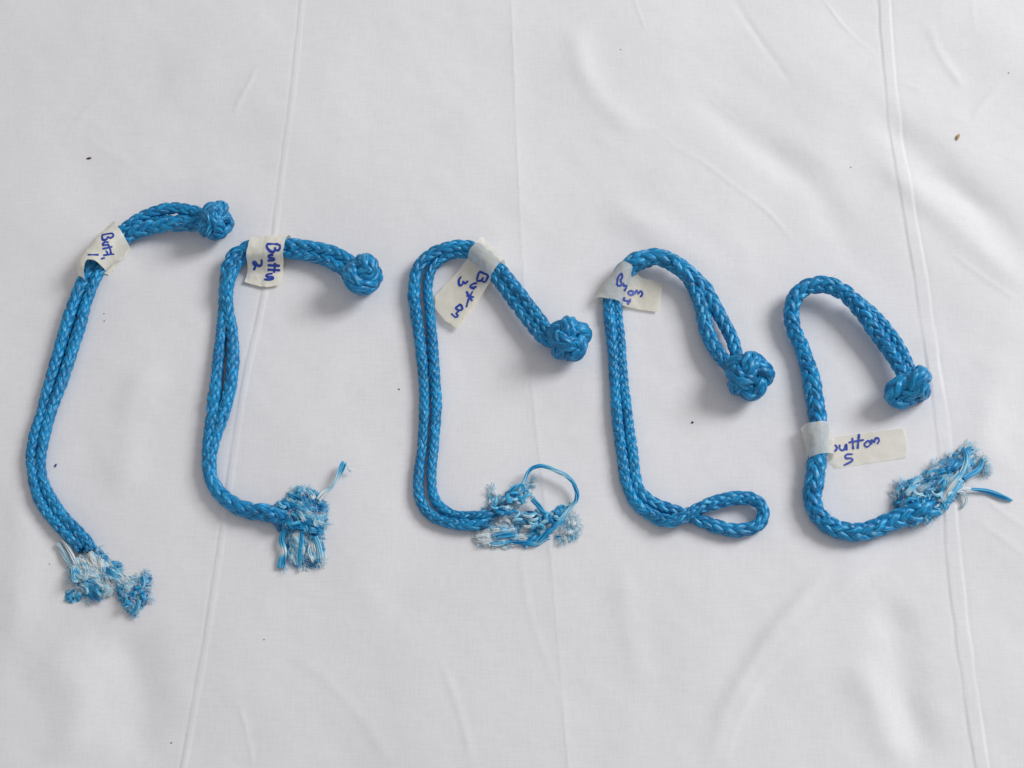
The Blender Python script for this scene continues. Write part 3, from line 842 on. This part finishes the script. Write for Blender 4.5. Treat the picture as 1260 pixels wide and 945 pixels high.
# ------------------------------------------------------------------ rope 2
def rope_two():
    t, o = rope_thing('blue rope loop tagged 2 with a square tattered tail', 268, 520)
    _, X, R = leg('rope_leg', [(350, 640, 12, 0), (332, 632, 11.5, 0), (310, 629, 11, 0), (290, 622, 10.5, 0), (271, 607, 9.5, 0), (260, 590, 9, 0), (257, 570, 9, 0), (257, 543, 8.5, 0),
                  (261, 515, 8.8, 0), (264, 487, 8.8, 0), (267, 460, 8, 0), (270, 430, 7.5, 0), (273, 403, 7.2, 0), (276, 370, 7.6, 1), (279, 345, 9.5, 2), (285, 322, 11, 3), (300, 309, 11.5, 4),
                  (330, 304, 11, 5), (363, 303, 10, 6), (390, 306, 9, 8), (412, 311, 8.5, 9), (432, 322, 8, 11), (444, 334, 8, 14)], t, o)
    stray_hairs(X, R, 50, 'stray_fibres', t, o, 3)
    _, X, R = leg('rope_leg', [(262, 592, 6, 4), (260, 565, 7, 3), (264, 540, 8, 0), (273, 515, 8.5, 0), (281, 487, 8.3, 0), (285, 465, 8.5, 0), (287, 437, 8.4, 0), (285, 405, 7.6, 1), (280, 375, 7.8, 4),
                  (280, 350, 9, 7), (289, 326, 9, 7), (303, 314, 8, 6), (330, 311, 8, 5), (363, 311, 8.5, 5), (385, 315, 8.5, 5), (404, 321, 8.5, 6), (421, 331, 8.5, 7), (437, 342, 8, 10)], t, o)
    stray_hairs(X, R, 40, 'stray_fibres', t, o, 4)
    knot_at(447, 339, 56, 47, 10.8, (0.90, -0.30, 0.25), 1.9, 3, t, o, 7, L=2)
    tp, bv = tape(t, o, [(308, 308), (353, 306)], [(301, 347), (313, 351), (328, 354), (344, 351)], 16, [30, 30], flag_h=3.0, seed=2)
    S = [[(415, 192), (510, 190), (610, 196)], [(610, 196), (625, 240), (600, 290), (555, 280), (545, 240)], [(545, 275), (520, 318), (470, 300), (425, 250), (415, 195)],
         [(522, 360), (455, 372), (460, 405), (528, 420), (520, 445), (430, 450)], [(430, 522), (625, 530)], [(430, 590), (630, 600)], [(545, 485), (542, 560), (530, 640)],
         [(512, 650), (440, 660), (410, 682), (435, 700), (505, 705), (510, 730), (450, 742), (375, 740)],
         [(335, 430), (340, 490), (320, 530), (270, 520), (240, 472), (210, 480), (225, 512), (255, 530)], [(250, 530), (215, 600)]]
    handwriting(tp, bv, o, S, 295, 285, 12.6, 3.0, 2)
    fb = Fibres()
    upper = [(338, 624), (350, 617), (360, 607), (374, 601), (391, 607), (398, 622), (399, 640), (396, 655), (380, 660), (360, 656), (346, 650), (336, 640)]
    lower = [(351, 648), (372, 650), (397, 651), (394, 664), (398, 682), (395, 695), (386, 690), (379, 694), (371, 697), (364, 690), (357, 688), (352, 668)]
    mat_of_fibres(fb, upper, 3000, 0.7, 0.6, (12, 24), 19, tint=(0.22, 0.2), seed=11)
    chunks(fb, [(334, 622), (360, 612), (375, 622), (365, 645), (345, 648)], 8, 0.3, 0.7, tint=(0.25, 0.2), h=(10, 18), seed=11)
    mat_of_fibres(fb, lower, 2900, 1.5, 0.34, (11, 24), 13, tint=(0.32, 0.28), seed=12, noise_scale=7)
    mat_of_fibres(fb, [(374, 601), (391, 606), (398, 622), (397, 650), (386, 652), (384, 625)], 450, 1.3, 0.5, (7, 15), 21, tint=(0.78, 0.2), seed=13)
    mat_of_fibres(fb, [(360, 653), (375, 655), (392, 668), (390, 678), (372, 668)], 220, 0.6, 0.3, (10, 18), 19, tint=(0.7, 0.25), seed=14)
    fuzz(fb, upper, 600, 20, 73, (0.5, 0.25)); fuzz(fb, lower, 450, 15, 74)
    for i, (x, y, a) in enumerate([(392, 692, 1.1), (396, 690, 0.9), (388, 693, 1.5), (370, 692, 1.6), (350, 696, 1.7), (362, 606, -1.6), (376, 603, -1.4), (398, 625, 0.0), (399, 645, 0.2)]):
        tuft(fb, x, y, a, 20, 11, 0.55, 5, tint=(0.85 if i < 3 else 0.6, 0.15), seed=20 + i)
    f = fb.build('frayed_end', t, o, 'stuff')
    for pts, kw in [
        ([(392, 615, 14, 3), (399, 607, 13, 3.6), (407, 601, 12, 2.6), (414, 590, 12, 2.4), (420, 577, 12, 3.0), (424, 568, 11, 2.2)], dict(n=18, tint=lambda s: 0.75 - 0.55 * np.exp(-((s - 0.8) / 0.16) ** 2) + 0.15 * np.sin(s * 11), spread_end=1.5, twist=0.25, rad=0.55)),
        ([(424, 570, 11, 1.2), (427, 571, 11, 1.0), (429, 577, 9, 1.2), (433, 580, 7, 1.6)], dict(n=8, tint=0.75, spread_end=2.0, rad=0.3)),
        ([(350, 650, 10, 3.2), (346, 664, 9, 3.4), (349, 678, 8, 3.6), (347, 690, 5, 5.0), (346, 699, 3, 5.4)], dict(n=30, tint=lambda s: 0.28 + 0.6 * np.exp(-((s - 0.5) / 0.12) ** 2), twist=0.15, rad=0.65)),
        ([(388, 660, 12, 3.5), (392, 674, 9, 4.0), (393, 688, 5, 4.6)], dict(n=24, tint=0.33, tint_end=0.6, twist=0.1, rad=0.6, spread_end=1.3)),
        ([(372, 650, 12, 3.0), (370, 668, 10, 3.5), (367, 686, 6, 3.5), (366, 696, 3, 2.5)], dict(n=20, tint=0.2, tint_end=0.45, twist=0.1, rad=0.6, spread_end=1.3))]:
        y = Fibres(); bundle(y, pts, seed=int(pts[0][0]), **kw); y.build('loose_yarn', f, o)
rope_two()

# ------------------------------------------------------------------ rope 3
def rope_three():
    t, o = rope_thing('blue rope loop tagged 3 with a thin yarn looping from its tail', 528, 520)
    _, X, R = leg('rope_leg', [(600, 643, 8, 1), (575, 646, 8, 0), (553, 643, 7.6, 0), (535, 637, 7.4, 0), (522, 625, 7.2, 0), (515, 606, 7, 0), (515.5, 580, 6.8, 0), (520, 547, 6.6, 0), (522, 502, 7, 0),
                  (521.5, 470, 7, 0), (517.5, 425, 7.6, 0), (511, 381, 8, 0), (509.5, 362, 8.2, 1), (510.5, 343, 8, 2), (516, 328, 8, 4), (529, 314, 8, 6), (547, 306, 8, 8), (569, 302, 8, 10), (588, 307, 8, 11), (605, 321, 8, 11),
                  (623, 340, 8.4, 11), (641, 363, 8.6, 11), (659, 386, 8.6, 12), (676, 408, 8, 14), (688, 420, 7, 16)], t, o)
    stray_hairs(X, R, 46, 'stray_fibres', t, o, 5)
    _, X, R = leg('rope_leg', [(606, 634, 8, 2), (578, 636, 7.4, 1), (560, 634, 7, 0), (546, 627, 7, 0), (535.5, 615, 6.8, 0), (531.5, 600, 6.4, 0), (531, 580, 6.4, 0), (534, 547, 6.6, 0), (537, 502, 7, 0),
                  (535.5, 470, 7, 0), (532.5, 425, 7, 0), (528.5, 381, 6.6, 0), (526.5, 358, 6.4, 0), (527.5, 342, 6.4, 1), (533, 329, 6.6, 2), (546, 317, 7, 3), (564, 311, 7.4, 4), (581, 314, 8, 5), (597, 327, 8, 6),
                  (614, 346, 8.4, 6), (632, 370, 8.6, 6), (650, 394, 8.6, 7), (667, 415, 8, 10), (682, 424, 7, 13)], t, o)
    stray_hairs(X, R, 46, 'stray_fibres', t, o, 6)
    knot_at(699, 416, 57, 45, 9.4, (0.62, -0.22, 0.72), 0.9, 4, t, o, 12, half_h=26)
    tp, bv = tape(t, o, [(586, 306), (612, 335)], [(536, 364), (535, 378), (547, 394), (563, 404)], 15, [33, 33], flag_h=6.0, seed=3, mat=M_TAPE_THIN)
    S = [[(530, 320), (625, 360)], [(625, 360), (592, 425), (560, 412), (572, 380)], [(562, 412), (510, 410), (530, 322)], [(510, 435), (462, 450), (442, 470), (455, 486), (492, 478)], [(505, 470), (462, 502)],
         [(400, 520), (462, 622)], [(400, 565), (480, 582)], [(465, 520), (425, 600), (400, 685)], [(330, 660), (298, 690), (322, 712), (360, 702), (348, 662), (322, 656)], [(248, 745), (290, 782), (315, 768), (300, 742), (330, 718)],
         [(350, 370), (325, 410), (332, 460), (360, 452), (370, 420), (386, 442), (420, 415)]]
    handwriting(tp, bv, o, S, 525, 295, 8.22, 2.8, 3)
    fb = Fibres()
    knobs = [(592, 628), (604, 616), (620, 612), (630, 600), (645, 598), (648, 612), (640, 625), (620, 634), (600, 640)]
    mat_of_fibres(fb, knobs, 800, -0.5, 0.8, (7, 14), 15, tint=(0.3, 0.25), seed=21)
    chunks(fb, knobs, 16, -0.6, 1.0, tint=(0.38, 0.25), h=(8, 17), seed=21)
    band = [(585, 655), (600, 648), (618, 640), (634, 632), (634, 655), (650, 664), (640, 671), (600, 670), (587, 666)]
    mat_of_fibres(fb, band, 1500, 0.05, 0.4, (12, 26), 9, tint=(0.60, 0.28), seed=22)
    mat_of_fibres(fb, [(640, 662), (655, 655), (672, 648), (684, 642), (690, 648), (672, 660), (660, 669), (645, 671)], 420, -0.45, 0.25, (12, 24), 9, tint=(0.4, 0.3), seed=23)
    chunks(fb, [(620, 628), (650, 630), (690, 636), (684, 650), (650, 648), (625, 642)], 22, 0.1, 0.55, lr=(10, 16), tint=(0.3, 0.25), h=(5, 11), seed=23)
    mat_of_fibres(fb, [(625, 630), (690, 634), (692, 648), (660, 652), (625, 645)], 500, 0.1, 0.4, (10, 20), 8, tint=(0.2, 0.2), seed=24)
    mat_of_fibres(fb, [(690, 635), (704, 634), (711, 645), (708, 660), (694, 667), (685, 660), (692, 650)], 380, 1.9, 0.9, (6, 13), 8, tint=(0.5, 0.25), seed=25)
    mat_of_fibres(fb, [(648, 590), (658, 586), (661, 602), (655, 614), (648, 608)], 110, 1.3, 0.8, (6, 12), 8, rad=(0.2, 0.35), tint=(0.75, 0.2), seed=26)
    mat_of_fibres(fb, [(601, 605), (611, 603), (617, 612), (612, 620), (604, 617)], 260, 0.6, 0.7, (6, 12), 13, tint=(0.72, 0.25), seed=27)
    mat_of_fibres(fb, [(682, 625), (700, 620), (698, 632), (684, 636)], 160, -0.4, 0.3, (10, 18), 7, tint=(0.35, 0.3), seed=28)
    fuzz(fb, knobs, 350, 17, 75); fuzz(fb, band, 450, 11, 76, (0.75, 0.2)); fuzz(fb, [(688, 630), (706, 630), (714, 645), (708, 664), (692, 669), (684, 658)], 420, 9, 77)
    for i, (x, y, a) in enumerate([(603, 606, -2.2), (606, 604, -1.5), (656, 591, -1.2), (588, 662, 2.9), (592, 668, 2.4), (690, 664, 1.9), (706, 655, 0.6), (708, 640, -0.4), (694, 660, 1.4)]):
        tuft(fb, x, y, a, 18, 11, 0.6, 4, tint=(0.75, 0.2), seed=40 + i)
    f = fb.build('frayed_end', t, o, 'stuff')
    for pts, kw in [
        ([(638, 604, 14, 2.6), (645, 592, 15, 2.2), (651, 580, 16, 2.0), (660, 574, 16, 2.2), (672, 574, 16, 2.5), (687, 580, 15, 2.6), (700, 588, 14, 2.4), (707, 598, 12, 2.3), (710, 611, 10, 2.6), (706, 620, 8, 2.4), (698, 630, 7, 2.6), (688, 642, 7, 3.2), (675, 654, 7, 3.4), (660, 667, 5, 3.6)],
         dict(n=16, tint=lambda s: 0.42 + 0.28 * np.sin(s * 17 + 1.4), twist=0.5, rad=0.62)),
        ([(596, 666, 4, 2.6), (612, 669, 4, 3.0), (628, 666, 4, 3.0), (645, 668, 4, 3.0), (660, 669, 4, 2.8), (672, 661, 5, 2.6)], dict(n=16, tint=lambda s: 0.3 + 0.25 * np.sin(s * 9), twist=0.3, rad=0.6)),
        ([(606, 660, 7, 3.2), (620, 658, 8, 4.0), (634, 658, 7, 2.8)], dict(n=20, tint=0.28, twist=0.2, rad=0.65)),
        ([(655, 614, 12, 3.0), (662, 622, 11, 3.2), (668, 630, 9, 2.8), (676, 634, 7, 2.6)], dict(n=16, tint=0.2, tint_end=0.35, twist=0.3, rad=0.65)),
        ([(627, 606, 14, 2.8), (634, 600, 17, 3.4), (642, 597, 16, 3.0), (644, 606, 14, 2.4)], dict(n=16, tint=0.35, twist=0.4, rad=0.65))]:
        y = Fibres(); bundle(y, pts, seed=int(pts[0][0]), **kw); y.build('loose_yarn', f, o)
rope_three()

# ------------------------------------------------------------------ rope 4
def rope_four():
    t, o = rope_thing('blue rope loop tagged 4 ending in an intact open eye', 765, 520)
    _, X, R = leg('rope_leg', [(908, 446, 8, 15), (902, 420, 9, 10), (891, 398, 9.2, 7), (880, 378, 9.6, 6), (866, 355, 10.8, 6), (852, 342, 11.8, 7), (839, 331, 12, 8), (824, 321, 11.6, 9), (806, 316, 11.4, 10), (786, 320, 11.6, 9), (769, 331, 11.2, 6),
                  (757, 347, 9.5, 2), (750, 366, 8, 0), (749.5, 385, 7.8, 0), (754, 423, 7.4, 0), (756.5, 468, 7.2, 0), (759.5, 514, 7.4, 0), (765.5, 559, 7.4, 0), (771, 594, 7.8, 0), (783, 619, 8.2, 0), (803, 634, 8.4, 1), (820, 641, 8.6, 4), (837, 638, 8.6, 8),
                  (854, 629, 8.4, 8), (875.5, 620, 9.6, 5), (898, 614, 9.8, 3), (919, 612.5, 9.2, 3), (933, 618, 8.4, 4), (939.5, 629, 8.0, 4), (936, 642, 8.4, 2), (924, 650.5, 8.8, 0), (907, 653, 9.2, 0), (888, 649.5, 9.2, 0), (866, 642.5, 8.8, 0), (846, 634.5, 8, 0),
                  (827, 627.5, 8.2, 0), (809, 622, 8.4, 0), (793, 611, 8.2, 1), (783, 594, 7.8, 0), (778.5, 559, 7.2, 0), (772.5, 514, 6.8, 0), (767, 468, 6.6, 0), (764, 423, 6.4, 0), (760.5, 385, 6.2, 0), (761, 366, 6.6, 1), (768, 346, 7, 3), (782, 328, 8, 6), (800, 321, 8, 9)], t, o, lay=0.62)
    stray_hairs(X, R, 70, 'stray_fibres', t, o, 7)
    _, X, R = leg('rope_leg', [(838, 331, 7.5, 8), (849, 346, 9, 7), (858, 363, 9.6, 6), (865, 383, 10, 5), (869, 405, 10, 5), (878, 426, 10, 7), (891, 444, 9.2, 10), (904, 456, 8, 14)], t, o)
    stray_hairs(X, R, 22, 'stray_fibres', t, o, 8)
    knot_at(921, 462, 63, 50, 10.8, (0.42, -0.42, 0.80), 2.6, 4, t, o, 15, half_h=27)
    tp, bv = tape(t, o, [(768, 328), (762, 345), (752, 371)], [(816, 348), (813, 366), (810, 383)], 12, [31, 24, 19], flag_h=2.5, a_far=[7, 15, 20], seed=4, mat=M_TAPE_THIN)
    S = [[(490, 210), (445, 280), (430, 390)], [(432, 392), (490, 395), (502, 350), (475, 312)], [(478, 310), (512, 270), (505, 215), (488, 208)], [(535, 350), (540, 402), (580, 392)], [(582, 385), (568, 440), (540, 482)],
         [(620, 480), (605, 520), (655, 542), (692, 512), (662, 480), (618, 482)], [(700, 532), (738, 470), (758, 524), (795, 480), (826, 520), (795, 576)], [(552, 575), (540, 625), (650, 642)], [(642, 600), (595, 692)]]
    handwriting(tp, bv, o, S, 725, 320, 12.6, 2.7, 4)
rope_four()

# ------------------------------------------------------------------ rope 5
def rope_five():
    t, o = rope_thing('thick blue rope tagged 5 with a long shredded tail', 1003, 600)
    _, X, R = leg('rope_leg', [(1146, 624, 15, 0), (1131, 630, 15, 0), (1112, 636, 13.4, 0), (1093, 643, 12.6, 0), (1074, 651, 12.4, 0), (1050.5, 655, 12.2, 0), (1027, 650, 12, 0), (1010, 637, 12, 0), (999.5, 616, 12, 0), (1001.5, 596, 12.9, 0), (1004.5, 574, 13.2, 0),
                  (1008, 545, 12.4, 0), (1006, 515, 12.4, 0), (1000, 475, 12.2, 1), (988, 431, 10.2, 2), (978, 409, 10.2, 4), (973.5, 387, 10.4, 6), (977, 369, 10.8, 9), (989, 355, 11, 12), (1009, 350, 11, 14), (1028, 354, 11.2, 14), (1045, 365, 11.4, 13), (1060, 382, 11.2, 12),
                  (1075.5, 404.5, 10.6, 11), (1091, 427, 10, 11), (1104, 447, 9.4, 13), (1112, 462, 8.5, 15)], t, o, n=6, lay=0.76)
    stray_hairs(X, R, 60, 'stray_fibres', t, o, 9)
    _, X, R = leg('rope_leg', [(1050, 366, 6.5, 13), (1064, 376, 7.2, 12), (1078, 390, 7.6, 11), (1093, 407, 7.8, 11), (1106, 426, 8, 12), (1116, 446, 8, 14), (1121, 462, 7.5, 16)], t, o)
    stray_hairs(X, R, 18, 'stray_fibres', t, o, 10)
    knot_at(1120, 477, 65, 41, 11.0, (0.42, -0.86, 0.12), 0.2, 3, t, o, 21, half_h=26, L=2)
    tp, bv = tape(t, o, [(1003, 524), (1008, 545), (1010, 563)], [(1109, 527), (1113, 545), (1113, 564)], 15.5, [26.5, 26.5], flag_h=1.2, top_start=2.0, under_shift=(3, 16), seed=5, mat=M_TAPE_THIN)
    S = [[(440, 310), (462, 345), (440, 382)], [(490, 310), (490, 352), (520, 372), (548, 342), (555, 310), (562, 372)], [(620, 240), (630, 362)], [(690, 200), (675, 355)], [(580, 290), (740, 262)],
         [(770, 275), (745, 310), (770, 336), (806, 310), (796, 276), (768, 275)], [(815, 312), (820, 265), (848, 290), (856, 252), (885, 245), (896, 275), (875, 306)], [(625, 410), (560, 414), (552, 450), (610, 455), (615, 482), (530, 526)]]
    handwriting(tp, bv, o, S, 975, 510, 8.4, 2.6, 5)
    fb = Fibres()
    body = [(1102, 612), (1108, 597), (1125, 590), (1145, 577), (1162, 566), (1178, 560), (1186, 549), (1196, 552), (1192, 574), (1184, 590), (1176, 610), (1164, 625), (1144, 640), (1122, 645), (1108, 630)]
    mat_of_fibres(fb, body, 3600, -0.72, 0.42, (14, 30), 22, tint=(0.20, 0.2), seed=31)
    chunks(fb, [(1106, 622), (1130, 606), (1160, 596), (1176, 606), (1160, 626), (1130, 642)], 30, -0.7, 0.7, lr=(10, 17), tint=(0.38, 0.25), h=(14, 22), seed=31)
    mat_of_fibres(fb, [(1140, 584), (1162, 568), (1180, 558), (1190, 556), (1186, 572), (1165, 584), (1148, 596)], 500, -0.65, 0.45, (10, 20), 24, tint=(0.55, 0.3), seed=32)
    mat_of_fibres(fb, [(1164, 604), (1180, 584), (1192, 566), (1196, 570), (1184, 598), (1172, 614), (1164, 614)], 420, -0.95, 0.18, (16, 30), 22, tint=(0.62, 0.3), seed=33)
    mat_of_fibres(fb, [(1100, 612), (1106, 598), (1120, 592), (1122, 604), (1110, 614)], 240, 2.2, 0.9, (6, 12), 16, tint=(0.4, 0.25), seed=34)
    fuzz(fb, body, 1100, 24, 78, (0.5, 0.25)); fuzz(fb, [(1196, 566), (1208, 560), (1218, 572), (1216, 584), (1200, 586)], 220, 10, 79, (0.65, 0.2))
    for i, (x, y, a) in enumerate([(1104, 604, 2.6), (1108, 596, -2.4), (1104, 612, 2.2), (1187, 551, -0.9), (1192, 552, -0.5), (1196, 556, -0.2), (1150, 574, -1.9), (1170, 563, -1.8), (1212, 576, 0.5), (1214, 572, 0.2), (1210, 566, -0.6), (1212, 578, 0.8), (1182, 606, 0.4)]):
        tuft(fb, x, y, a, 26, 13, 0.6, 8, tint=(0.72, 0.16), rad=(0.16, 0.34), seed=60 + i)
    f = fb.build('frayed_end', t, o, 'stuff')
    for pts, kw in [
        ([(1180, 602, 10, 1.4), (1190, 601, 8, 1.6), (1200, 602, 6, 1.8), (1214, 604, 4, 2.4), (1228, 609, 3, 2.9), (1238, 613, 3, 2.4), (1246, 616, 2.5, 0.7)], dict(n=16, tint=lambda s: np.where(s < 0.25, 0.95, 0.32), twist=0.2, rad=0.6)),
        ([(1176, 604, 12, 2.0), (1184, 606, 8, 2.2), (1189, 612, 6, 2.0), (1188, 620, 4, 1.6), (1184, 624, 3, 1.8)], dict(n=14, tint=0.95, tint_end=0.7, twist=0.3, rad=0.45, fuzz=0.15)),
        ([(1186, 588, 14, 3.2), (1197, 582, 12, 3.4), (1206, 575, 9, 3.6), (1209, 564, 7, 2.4)], dict(n=20, tint=0.3, tint_end=0.35, twist=0.2, rad=0.6)),
        ([(1178, 590, 18, 3.4), (1186, 576, 18, 3.2), (1190, 564, 16, 3.4), (1188, 552, 12, 3.4)], dict(n=20, tint=lambda s: 0.75 - 0.5 * s, twist=0.2, rad=0.65)),
        ([(1158, 618, 18, 3.4), (1168, 602, 20, 3.4), (1178, 588, 20, 3.0), (1186, 578, 18, 2.4)], dict(n=20, tint=lambda s: 0.55 + 0.4 * np.sin(s * 5), twist=0.12, rad=0.65)),
        ([(1150, 630, 14, 3.4), (1165, 616, 16, 3.6), (1176, 602, 16, 3.2), (1184, 590, 15, 2.6)], dict(n=20, tint=0.28, tint_end=0.5, twist=0.2, rad=0.65))]:
        y = Fibres(); bundle(y, pts, seed=int(pts[0][0]), **kw); y.build('loose_yarn', f, o)
rope_five()

# ------------------------------------------------------------------ crumbs on the cloth
def crumb(name, label, cat, px, py, lx, ly, ang, mat, seed, group=None):
    """small irregular flake lying on the cloth, sizes in photo px"""
    g = np.random.default_rng(seed)
    sc = px_scale(np.array([py]))[0]
    c = on_sheet(np.array([px]), np.array([py]), np.array([0.0]))[0]
    nu, nv = 8, 5
    th = np.linspace(0.1, math.pi - 0.1, nv); ph = np.arange(nu) / nu * 2 * np.pi
    j = 1 + 0.25 * g.normal(0, 1, (nv, nu)).clip(-1, 1)
    x = np.sin(th)[:, None] * np.cos(ph)[None] * j * lx / 2 * sc; y = np.sin(th)[:, None] * np.sin(ph)[None] * j * ly / 2 * sc
    z = np.cos(th)[:, None] * np.ones(nu)[None] * min(lx, ly) * 0.35 * sc + min(lx, ly) * 0.25 * sc
    V = np.stack([x * math.cos(ang) - y * math.sin(ang), x * math.sin(ang) + y * math.cos(ang), z], -1).reshape(-1, 3)
    F = tube_faces(nv, nu)
    o = mesh_obj(name, V, F, mat)
    o.location = c
    o['label'] = label; o['category'] = cat
    if group:
        o['group'] = group
crumb('lint_speck', 'brown sliver of lint on the sheet above the knot of rope 1', 'lint', 109.5, 195, 6.5, 2.6, 0.25, M_BROWN, 1)
crumb('seed_husk', 'tan seed husk on the sheet beside the raised hem strip', 'husk', 1178, 169, 10, 4.2, 1.05, M_TAN, 2)
crumb('grit_speck', 'dark round grain of grit inside the loop of rope 4', 'grit', 852, 520, 3.0, 2.8, 0.0, M_DARK, 3)
crumb('fibre_crumb', 'tiny blue fibre crumb on the sheet beside the legs of rope 1', 'crumb', 68.5, 573, 2.6, 5.0, -0.3, M_CORE, 4)
M_GREY = flat_material('grey_dust', (0.22, 0.20, 0.20), 0.9)
GG = 'tiny dark specks scattered on the sheet'
for i, (x, y, d, where) in enumerate([(128, 386, 1.3, 'below the tape of rope 1, upper of a pair'), (128.5, 395, 1.5, 'below the tape of rope 1, lower of a pair'),
        (491, 479, 2.0, 'beside the legs of rope 3'), (764, 61, 1.3, 'between the middle fold and a slanting crease'), (1047, 206, 1.3, 'between the knot of rope 5 and the short slanting crease'),
        (1241, 90, 1.5, 'past the tan seed husk'), (325, 787, 1.5, 'beyond the tattered tail of rope 2'), (211, 914, 1.7, 'next to the pressed fold past rope 2'), (61, 694, 1.3, 'beside the fluffy tail of rope 1')]):
    crumb('dust_speck', 'tiny grey dust speck ' + where, 'speck', x, y, d * 1.3, d, i * 1.3, M_GREY, 30 + i, GG)
